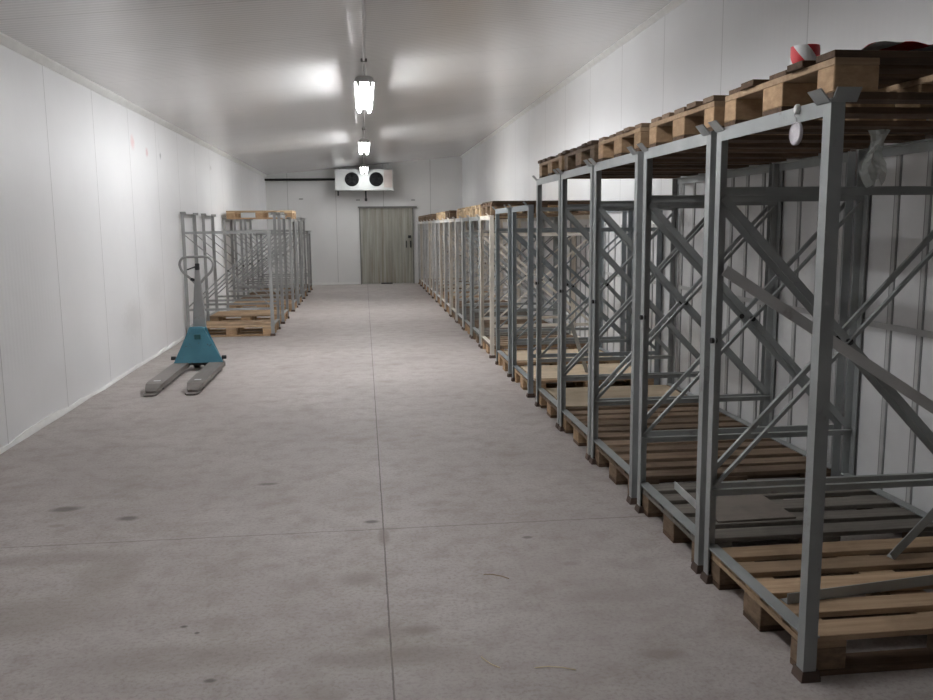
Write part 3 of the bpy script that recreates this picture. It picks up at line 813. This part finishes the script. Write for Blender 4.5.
for cx in (-.31, .31):
    zc_ = hz * .53
    fan = link('fan', MB().cyl((cx, .058, zc_), (cx, .052, zc_), .176, n=36).cyl((cx, .052, zc_), (cx, .01, zc_), .05, n=20).mesh('fan'), M['fan'], EV)
    bl = MB()
    for k in range(5):
        a0 = 2 * PI * k / 5
        p = []
        for rr, da in ((.045, -.25), (.165, -.1), (.165, .45), (.045, .35)):
            p.append((cx + rr * math.cos(a0 + da), .03 + .02 * (1 if da > 0 else -1) * .6, zc_ + rr * math.sin(a0 + da)))
        q = [(x, y + .003, z) for x, y, z in p]
        bl.add(p + q, [(0, 1, 2, 3), (7, 6, 5, 4), (0, 4, 5, 1), (1, 5, 6, 2), (2, 6, 7, 3), (3, 7, 4, 0)])
    link('fan_blades', bl.mesh('fan_blades'), M['fan'], fan)
    gd = MB()
    for rr in (.06, .10, .14, .18):
        gd.tube([(cx + rr * math.cos(2 * PI * i / 32), -.006, zc_ + rr * math.sin(2 * PI * i / 32)) for i in range(32)], .0025, 6, closed=True)
    for k in range(4):
        a = PI / 4 + k * PI / 2; gd.cyl((cx + .05 * math.cos(a), -.006, zc_ + .05 * math.sin(a)), (cx + .185 * math.cos(a), -.004, zc_ + .185 * math.sin(a)), .003, n=6)
    link('fan_guard', gd.mesh('fan_guard'), M['black'], fan)
link('drain_pipe', MB().cyl((.035, .12, .0), (.035, .12, -.20), .02, n=12).cyl((.035, .12, -.20), (.035, .12, -.27), .035, .03, n=12).mesh('drain_pipe'), M['black'], EV, True)
link('drain_stub', MB().cyl((-hw + .07, .12, .0), (-hw + .07, .12, -.13), .02, n=12).mesh('drain_stub'), M['black'], EV, True)
for x in (-hw + .12, hw - .12):
    link('hanger', MB().box(x - .018, x + .018, .18, .22, hz, zceil((E0 + E1) / 2 + x) - EZ0 - .0).mesh('hanger'), M['sheet'], EV)
o = link('insulated_pipe', MB().cyl((XL, 22.86, 2.718), (E0 - .001, 22.86, 2.722), .03, n=14).mesh('insulated_pipe'), M['pipe'], None, True)
tag(o, 'black insulated pipe running from the left wall to the cooling unit', 'pipe')

# ------------------------------------------------------------------ straw bits on the floor
for i, (x, y, a, L, lab) in enumerate([(.395, 2.77, 2.2, .10, 'short pale straw on the floor near the bottom of the centre joint'),
                                  (.61, 2.70, -.2, .14, 'longer pale straw on the floor toward the nearest rack'),
                                  (.53, 3.50, -.5, .12, 'thin dark twig on the floor below the cross joint')]):
    o = link('straw', MB().tube([(-L / 2, 0, .0025), (-L / 6, .008, .005), (L / 6, .004, .005), (L / 2, -.006, .003)], .0018, 6).mesh('straw'), M['straw'] if i < 2 else M['card'])
    o.location = (x, y, 0); o.rotation_euler = (0, 0, a); tag(o, lab, 'straw', 'straws on the floor')

# ------------------------------------------------------------------ camera, world, view
fpx, pit, yaw, rol = 860.7, .1431, .1162, .0093
fw = Vector((math.sin(yaw) * math.cos(pit), math.cos(yaw) * math.cos(pit), -math.sin(pit)))
rt = Vector((math.cos(yaw), -math.sin(yaw), 0)); up = rt.cross(fw)
r2 = rt * math.cos(rol) - up * math.sin(rol); u2 = up * math.cos(rol) + rt * math.sin(rol)
cam = bpy.data.cameras.new('camera'); co = bpy.data.objects.new('camera', cam); COL.objects.link(co)
cam.sensor_fit = 'HORIZONTAL'; cam.sensor_width = 36; cam.lens = fpx / 933 * 36; cam.clip_start = .05; cam.clip_end = 100
mw = Matrix((r2, u2, -fw)).transposed().to_4x4(); mw.translation = (0, 0, CAM_H); co.matrix_world = mw
SC.camera = co
w = bpy.data.worlds.new('world'); SC.world = w; w.use_nodes = True
w.node_tree.nodes['Background'].inputs[0].default_value = (.02, .02, .02, 1)
vs = SC.view_settings; vs.view_transform = 'Standard'; vs.look = 'None'; vs.exposure = 1.12; vs.gamma = 1.0
try: vs.use_curve_mapping = False
except Exception: pass
SC.cycles.max_bounces = 10; SC.cycles.diffuse_bounces = 8
